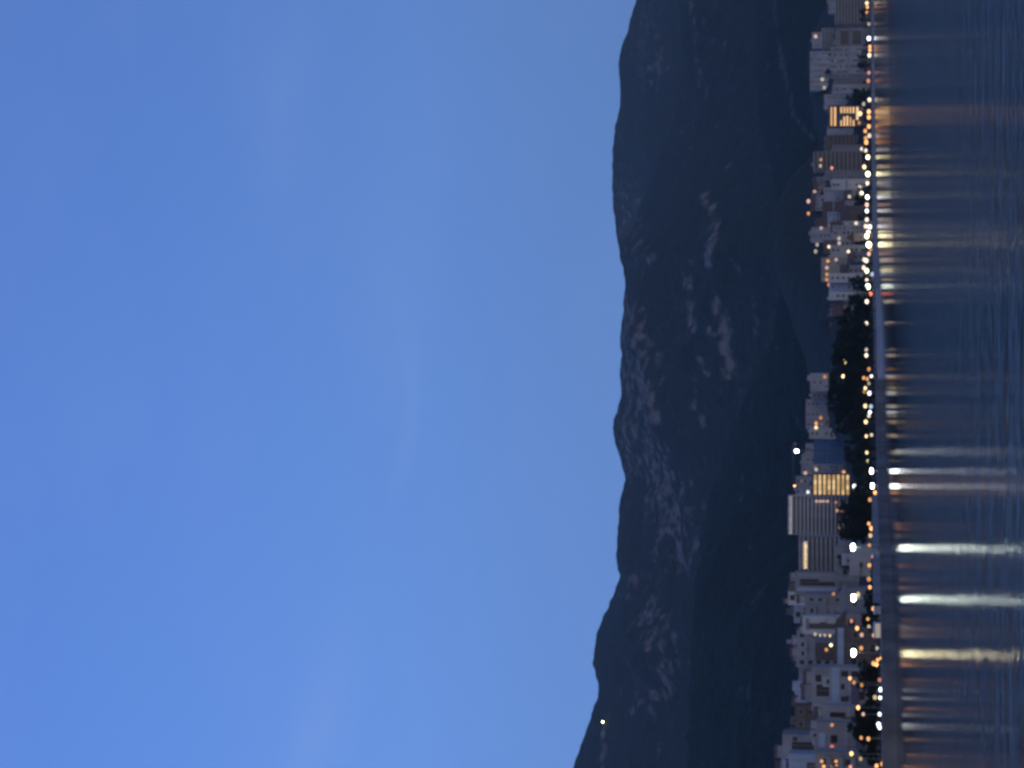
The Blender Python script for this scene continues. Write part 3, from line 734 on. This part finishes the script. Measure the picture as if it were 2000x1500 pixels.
def project(p):
    d = p - CAM; k = d.dot(FW)
    return 1000 - F * d.dot(UP) / k, 750 - F * d.dot(RT) / k

def ridge(name, crest, depthc, depthb, zb, m, amp, scars, na, nf, y0=-420, y1=1930, gully=1.0, seed=0, tree=0.0):
    v, f, att = [], [], []
    cols = [y0 + (y1 - y0) * i / (na - 1) for i in range(na)]
    nb = 8
    for y in cols:
        vc = sm_tab(crest, y); Yc = depthc(y); Yb = depthb(y); pc = at(vc, y, Yc); a = pc.x / Yc
        b0 = zb(a, Yb)
        for j in range(nf + nb):
            if j < nf:
                t = j / (nf - 1); Y = Yb + (Yc - Yb) * t
                z = b0 + (pc.z - b0) * (t * .85 + .15 * math.sin(t * math.pi / 2))
                env = math.sin(math.pi * t) ** .7 if 0 < t < 1 else 0
            else:
                t = (j - nf + 1) / nb; Y = Yc + 1500 * t; z = pc.z * (1 - t * t) - 30 * t; env = t * .6
            X = a * Y
            q = Vector((X / 900 + seed, Y / 1500, seed * 1.7))
            rg = 1 - abs(noise.noise(q * 1.6)) * 2
            nz = noise.fractal(Vector((X / 420 + seed, Y / 600, 0)), .9, 2.1, 6)
            z += amp * env * (gully * (rg - .55) + .5 * nz)
            if j == nf - 1 or env > 0: z += tree * noise.noise(Vector((X / 14, Y / 14, seed))) + tree * .8 * noise.noise(Vector((X / 40, Y / 40, seed)))
            p = Vector((X, Y, z)); v.append(tuple(p))
            px, py = project(p); att.append(scar_at(px, py, scars) if j < nf else 0)
    n = nf + nb
    for i in range(na - 1):
        for j in range(n - 1):
            b = i * n + j; f.append((b, b + 1, b + n + 1, b + n))
    me = mesh(name, v, f, m, smooth=True)
    A = me.attributes.new('rock', 'FLOAT', 'POINT'); A.data.foreach_set('value', att)
    o = link(name, me); o['kind'] = 'structure'
    return o, v, f
MF = hill_material('mountain_slope', (.024, .036, .028), (.26, .20, .165), .5)
MH = hill_material('foothill_slope', (.012, .021, .013), (.15, .13, .115), .1)
crestA = [(-420, 1330), (-200, 1290), (-60, 1262), (0, 1243), (50, 1228), (100, 1212), (130, 1208), (170, 1211), (205, 1211), (250, 1201), (300, 1196), (350, 1196), (400, 1197), (450, 1203), (500, 1211), (600, 1250), (800, 1300), (1930, 1330)]
crestB = [(-420, 1330), (0, 1327), (130, 1333), (230, 1318), (330, 1280), (420, 1245), (480, 1212), (500, 1210), (530, 1218), (562, 1221), (600, 1217), (640, 1214), (660, 1211), (676, 1212), (690, 1216), (720, 1213), (770, 1215), (800, 1210), (820, 1201), (838, 1199), (860, 1204), (900, 1217), (935, 1224), (950, 1220),
          (975, 1212), (1000, 1209), (1050, 1206), (1085, 1203), (1110, 1206), (1130, 1211), (1150, 1203), (1180, 1190), (1210, 1176), (1240, 1165), (1270, 1161), (1295, 1158), (1312, 1162), (1340, 1168), (1362, 1168), (1380, 1160), (1400, 1155), (1430, 1145), (1460, 1135), (1500, 1122), (1600, 1090), (1930, 1040)]
crestC = [(-420, 1440), (0, 1470), (200, 1480), (400, 1520), (560, 1535), (650, 1515), (720, 1482), (800, 1445), (900, 1410), (1000, 1378), (1080, 1366), (1200, 1355), (1300, 1349), (1400, 1346), (1500, 1343), (1930, 1335)]
hb = lambda y: lerp_tab(HILLB, y)
oA, vA, fA = ridge('mountain_range', crestA, lambda y: 7400, lambda y: 5200, lambda a, Y: 120, MF, 90, SCARS, 330, 60, seed=3, tree=3)
oB, vB, fB = ridge('mountain', crestB, lambda y: 5400, lambda y: max(3100, hb(y) + 900), lambda a, Y: 90, MF, 85, SCARS, 560, 110, seed=11, tree=2.5)
oC, vC, fC = ridge('foothill', crestC, lambda y: hb(y) + 1350, lambda y: hb(y) - 40, lambda a, Y: ground(a * Y, Y) - 4, MH, 26, TRACKS, 420, 70, seed=5, tree=3.5, gully=.6)
# a lamp by the track high on the mountain
bv_ = BVHTree.FromPolygons([Vector(q) for q in vB], fB)
p = at(1184, 1410, 5000) - CAM
hit = bv_.ray_cast(CAM, p.normalized())[0]
if hit:
    hit = hit
    t = thing('street_lamp', 'single yellow lamp beside the track high on the mountain', 'street lamp', tuple(hit))
    hh = 8.0
    link('post', MB().tube((0, 0, -3), (0, 0, hh), .35, .25).box(-.6, .6, -.6, .6, -3, .5).data('post', [M_METAL]), t)
    link('lamp_head', MB().ball((0, -1.5, hh), 2.6, 2.2).data('lamp_head', [lampmat('Y', 14)], True), t)

# the land the town stands on
gv, gf = [], []
gy = [-420 + 5 * k for k in range(471)]
gs = [1.6, 3, 10, 22, 34, 45, 60, 80, 105, 130, 155, 180, 210, 240, 270, 305, 340, 380, 420, 470, 520, 570, 630, 700, 780, 880, 1100, 1400, 1800, 2600, 4500, 9000]
for y in gy:
    a = at(V0, y, 1.0).x; Yw = shoreY(y); inb = 556 < y < 744
    for s in gs:
        Y = Yw + s
        z = ground(a * Y, Y) if not (inb and s < 22) else (2.4 * s / 22 - .4)
        gv.append((a * Y, Y, z))
for i in range(len(gy) - 1):
    for k in range(len(gs) - 1):
        b = i * len(gs) + k; gf.append((b, b + 1, b + len(gs) + 1, b + len(gs)))
M_GROUND = mat('ground_cover', (.035, .038, .028), .95, .4, .03, .1)
go = link('ground', mesh('ground', gv, gf, M_GROUND, smooth=True)); go['kind'] = 'structure'
# paved promenade, a sheet just above the land
pv, pf = [], []
gy = gy[::2]
for i, y in enumerate(gy):
    a = at(V0, y, 1.0).x; Yw = shoreY(y)
    for s in (2.25, 12, 24, 34): pv.append((a * (Yw + s), Yw + s, 3.06))
for i in range(len(gy) - 1):
    if 552 < gy[i] < 744: continue
    for k in range(3):
        b = i * 4 + k; pf.append((b, b + 1, b + 5, b + 4))
po = link('promenade', mesh('promenade', pv, pf, mat('paving', (.24, .23, .22), .85, .2, .4))); po['kind'] = 'structure'

# ------------------------------------------------------------------ water
def water_material():
    m, n, l, out = nt('sea_water')
    b = n.new('ShaderNodeBsdfPrincipled'); b.inputs['Base Color'].default_value = (.002, .006, .010, 1); b.inputs['IOR'].default_value = 1.333; b.inputs['Specular IOR Level'].default_value = .05
    geo = n.new('ShaderNodeNewGeometry')
    def nz(sx, sy, scale, det):
        mp = n.new('ShaderNodeMapping'); mp.inputs['Scale'].default_value = (sx, sy, 1)
        l.new(geo.outputs['Position'], mp.inputs[0])
        x = n.new('ShaderNodeTexNoise'); x.inputs['Scale'].default_value = scale; x.inputs['Detail'].default_value = det
        l.new(mp.outputs[0], x.inputs['Vector']); return x
    w1 = nz(.5, 1, .8, 3); w2 = nz(.75, 1, .16, 4); wp = nz(1, .4, .012, 4)
    # wind patches: calmer and rougher water
    rg = n.new('ShaderNodeMapRange'); rg.inputs['From Min'].default_value = .35; rg.inputs['From Max'].default_value = .65; rg.inputs['To Min'].default_value = .94; rg.inputs['To Max'].default_value = 1.08
    l.new(wp.outputs['Fac'], rg.inputs['Value'])
    # ruffled water off the camera's shore, smoother water in the lee of the town
    sp_ = n.new('ShaderNodeSeparateXYZ'); l.new(geo.outputs['Position'], sp_.inputs[0])
    wb = n.new('ShaderNodeMath'); wb.operation = 'MULTIPLY_ADD'; wb.inputs[1].default_value = 170; l.new(wp.outputs['Fac'], wb.inputs[0])
    tl = n.new('ShaderNodeMath'); tl.operation = 'MULTIPLY_ADD'; tl.inputs[1].default_value = -1.9; l.new(sp_.outputs['X'], tl.inputs[0]); l.new(sp_.outputs['Y'], tl.inputs[2]); l.new(tl.outputs[0], wb.inputs[2])
    z1 = n.new('ShaderNodeMapRange'); z1.interpolation_type = 'SMOOTHSTEP'; z1.inputs['From Min'].default_value = 330; z1.inputs['From Max'].default_value = 520; z1.inputs['To Min'].default_value = .145; z1.inputs['To Max'].default_value = .11; l.new(wb.outputs[0], z1.inputs['Value'])
    z2 = n.new('ShaderNodeMapRange'); z2.interpolation_type = 'SMOOTHSTEP'; z2.inputs['From Min'].default_value = 520; z2.inputs['From Max'].default_value = 630; z2.inputs['To Max'].default_value = -.045; l.new(wb.outputs[0], z2.inputs['Value'])
    za = n.new('ShaderNodeMath'); za.operation = 'ADD'; l.new(z1.outputs['Result'], za.inputs[0]); l.new(z2.outputs['Result'], za.inputs[1])
    zm = n.new('ShaderNodeMath'); zm.operation = 'MULTIPLY'; l.new(za.outputs[0], zm.inputs[0]); l.new(rg.outputs['Result'], zm.inputs[1])
    l.new(zm.outputs[0], b.inputs['Roughness'])
    ad = n.new('ShaderNodeMath'); ad.operation = 'MULTIPLY_ADD'; ad.inputs[1].default_value = 2.4
    l.new(w2.outputs['Fac'], ad.inputs[0]); l.new(w1.outputs['Fac'], ad.inputs[2])
    bp = n.new('ShaderNodeBump'); bp.inputs['Distance'].default_value = .13
    zs = n.new('ShaderNodeMapRange'); zs.inputs['From Min'].default_value = 180; zs.inputs['From Max'].default_value = 600; zs.inputs['To Min'].default_value = .55; zs.inputs['To Max'].default_value = .12
    l.new(wb.outputs[0], zs.inputs['Value']); l.new(zs.outputs['Result'], bp.inputs['Strength'])
    l.new(ad.outputs[0], bp.inputs['Height']); l.new(bp.outputs[0], b.inputs['Normal'])
    l.new(b.outputs[0], out.inputs[0]); return m
wo = link('water', mesh('water', [(-4500, -1500, 0), (4500, -1500, 0), (4500, 9000, 0), (-4500, 9000, 0)], [(0, 1, 2, 3)], water_material())); wo['kind'] = 'structure'

# ------------------------------------------------------------------ haze
hm, n, l, out = nt('evening_haze')
pvn = n.new('ShaderNodeVolumePrincipled'); pvn.inputs['Color'].default_value = (.84, .97, 1, 1); pvn.inputs['Density'].default_value = 3.0e-5; pvn.inputs['Anisotropy'].default_value = .1
l.new(pvn.outputs[0], out.inputs['Volume'])
hz = link('haze', MB().box(-4600, 4600, -1600, 9500, -35, 1400).data('haze', [hm])); hz['kind'] = 'stuff'
hz['label'] = 'thin blue evening haze over the bay'

# ------------------------------------------------------------------ unique labels
from collections import defaultdict
ORD = ['topmost', 'second', 'third', 'fourth', 'fifth', 'sixth', 'seventh', 'eighth', 'ninth', 'tenth', 'eleventh', 'twelfth', 'thirteenth', 'fourteenth', 'fifteenth', 'sixteenth', 'seventeenth', 'eighteenth', 'nineteenth', 'twentieth']
dd = defaultdict(list)
for o, lab, y in LABELS: dd[lab].append((y, o))
for lab, lst in dd.items():
    lst.sort(key=lambda q: q[0])
    for i, (y, o) in enumerate(lst):
        if len(lst) == 1: o['label'] = lab
        else: o['label'] = (ORD[i] if i < 20 else 'further') + ' ' + lab + (', counted from photo top' if len(lab.split()) < 12 else '')

# ------------------------------------------------------------------ sky, sun, camera
W = bpy.data.worlds.new('World'); S.world = W; W.use_nodes = True
n = W.node_tree.nodes; l = W.node_tree.links; n.clear()
wout = n.new('ShaderNodeOutputWorld'); bg = n.new('ShaderNodeBackground'); l.new(bg.outputs[0], wout.inputs[0])
SUN_EL, SUN_AZ = math.radians(4), math.radians(163)      # afterglow behind the photographer
sky = n.new('ShaderNodeTexSky'); sky.sky_type = 'NISHITA'; sky.sun_disc = False; sky.sun_elevation = math.radians(5); sky.sun_rotation = SUN_AZ; sky.ozone_density = 3.0; sky.dust_density = .6
tc = n.new('ShaderNodeTexCoord'); sx = n.new('ShaderNodeSeparateXYZ'); l.new(tc.outputs['Generated'], sx.inputs[0])
def math_(op, a, b=None, c=None):
    k = n.new('ShaderNodeMath'); k.operation = op
    for i, q in enumerate((a, b, c)):
        if q is None: continue
        if isinstance(q, (int, float)): k.inputs[i].default_value = q
        else: l.new(q, k.inputs[i])
    return k.outputs[0]
rp = n.new('ShaderNodeValToRGB'); cr = rp.color_ramp
def lin(r, g, b): return tuple(((v / 255 + .055) / 1.055) ** 2.4 if v > 10 else v / 255 / 12.92 for v in (r, g, b)) + (1,)
stops = [(0.0, (112, 146, 206)), (.11, (104, 145, 213)), (.2, (102, 147, 222)), (.30, (95, 139, 219)), (.38, (90, 133, 214)), (.6, (74, 112, 196)), (1, (58, 92, 178))]
cr.elements[0].position = 0; cr.elements[0].color = lin(*stops[0][1]); cr.elements[1].position = 1; cr.elements[1].color = lin(*stops[-1][1])
for p_, c_ in stops[1:-1]:
    e = cr.elements.new(p_); e.color = lin(*c_)
l.new(sx.outputs['Z'], rp.inputs[0])
# brighter towards the west (left of the bay)
f1 = math_('MULTIPLY_ADD', sx.outputs['X'], -.75, 1.01)
f1 = math_('MINIMUM', math_('MAXIMUM', f1, .75), 1.35)
vm = n.new('ShaderNodeVectorMath'); vm.operation = 'SCALE'; l.new(rp.outputs[0], vm.inputs[0]); l.new(f1, vm.inputs['Scale'])
# thin cirrus
cn = n.new('ShaderNodeTexNoise'); cn.inputs['Scale'].default_value = 9; cn.inputs['Detail'].default_value = 5
cm = n.new('ShaderNodeMapping'); cm.inputs['Scale'].default_value = (1, 1, 2.2); l.new(tc.outputs['Generated'], cm.inputs[0]); l.new(cm.outputs[0], cn.inputs['Vector'])
cmask = n.new('ShaderNodeMapRange'); cmask.inputs['From Min'].default_value = .46; cmask.inputs['From Max'].default_value = .74; cmask.inputs['To Max'].default_value = .025; l.new(cn.outputs['Fac'], cmask.inputs['Value'])
def band(x0, z0, curv, wx, wz, amt, tilt=0.0):
    dx = math_('SUBTRACT', sx.outputs['X'], x0)
    zc = math_('ADD', math_('MULTIPLY', math_('MULTIPLY', dx, dx), curv), math_('MULTIPLY', dx, tilt))
    dz = math_('DIVIDE', math_('SUBTRACT', math_('SUBTRACT', sx.outputs['Z'], z0), zc), wz)
    ex = math_('DIVIDE', dx, wx)
    e = math_('ADD', math_('MULTIPLY', dz, dz), math_('MULTIPLY', ex, ex))
    g = math_('POWER', 2.718, math_('MULTIPLY', e, -1.0))
    return math_('MULTIPLY', math_('MULTIPLY', g, amt), math_('MULTIPLY_ADD', cn.outputs['Fac'], 1.2, .4))
cl = math_('ADD', cmask.outputs['Result'], band(-.005, .204, 4.0, .05, .0035, .03))
cl = math_('ADD', cl, band(-.155, .243, 0, .045, .012, .055, -.25))
cl = math_('ADD', cl, band(.13, .255, 0, .03, .012, .02))
cl = math_('MULTIPLY', cl, math_('GREATER_THAN', sx.outputs['Z'], 0))
mixc = n.new('ShaderNodeMix'); mixc.data_type = 'RGBA'; l.new(cl, mixc.inputs['Factor']); l.new(vm.outputs[0], mixc.inputs['A']); mixc.inputs['B'].default_value = (.62, .70, .95, 1)
# dusk glow of the physical sky, in the half behind the photographer
gl = n.new('ShaderNodeMapRange'); gl.interpolation_type = 'SMOOTHSTEP'; gl.inputs['From Min'].default_value = .1; gl.inputs['From Max'].default_value = -.7; l.new(sx.outputs['Y'], gl.inputs['Value'])
sv = n.new('ShaderNodeVectorMath'); sv.operation = 'SCALE'; l.new(sky.outputs[0], sv.inputs[0]); sv.inputs['Scale'].default_value = .10
mx2 = n.new('ShaderNodeMix'); mx2.data_type = 'RGBA'; l.new(math_('MULTIPLY', gl.outputs['Result'], .8), mx2.inputs['Factor']); l.new(mixc.outputs['Result'], mx2.inputs['A']); l.new(sv.outputs[0], mx2.inputs['B'])
l.new(mx2.outputs['Result'], bg.inputs[0]); bg.inputs[1].default_value = 1.0

sd = bpy.data.lights.new('dusk_glow', 'SUN'); sd.energy = .32; sd.angle = math.radians(40); sd.color = (.81, .85, 1)
so = bpy.data.objects.new('dusk_glow', sd); COL.objects.link(so)
so.rotation_euler = Vector((math.sin(SUN_AZ) * math.cos(SUN_EL + .12), math.cos(SUN_AZ) * math.cos(SUN_EL + .12), math.sin(SUN_EL + .12))).to_track_quat('Z', 'Y').to_euler()

cd = bpy.data.cameras.new('camera'); co = bpy.data.objects.new('camera', cd); COL.objects.link(co)
M = Matrix((( -UP.x, RT.x, -FW.x, CAM.x), (-UP.y, RT.y, -FW.y, CAM.y), (-UP.z, RT.z, -FW.z, CAM.z), (0, 0, 0, 1)))
co.matrix_world = M
cd.sensor_width = 36; cd.sensor_fit = 'HORIZONTAL'; cd.lens = 36 * F / 2000; cd.clip_start = .1; cd.clip_end = 30000
cd.dof.use_dof = True; cd.dof.focus_distance = 1.31; cd.dof.aperture_fstop = cd.lens / 1.65
S.camera = co
S.view_settings.view_transform = 'Standard'; S.view_settings.look = 'None'; S.view_settings.exposure = 0; S.view_settings.gamma = 1
S.cycles.use_denoising = True
S.cycles.max_bounces = 5; S.cycles.volume_bounces = 0; S.cycles.diffuse_bounces = 2; S.cycles.glossy_bounces = 3
S.cycles.caustics_reflective = False; S.cycles.sample_clamp_indirect = 6; S.cycles.use_light_tree = True
print('TREES', ntree, 'OBJECTS', len(S.objects))
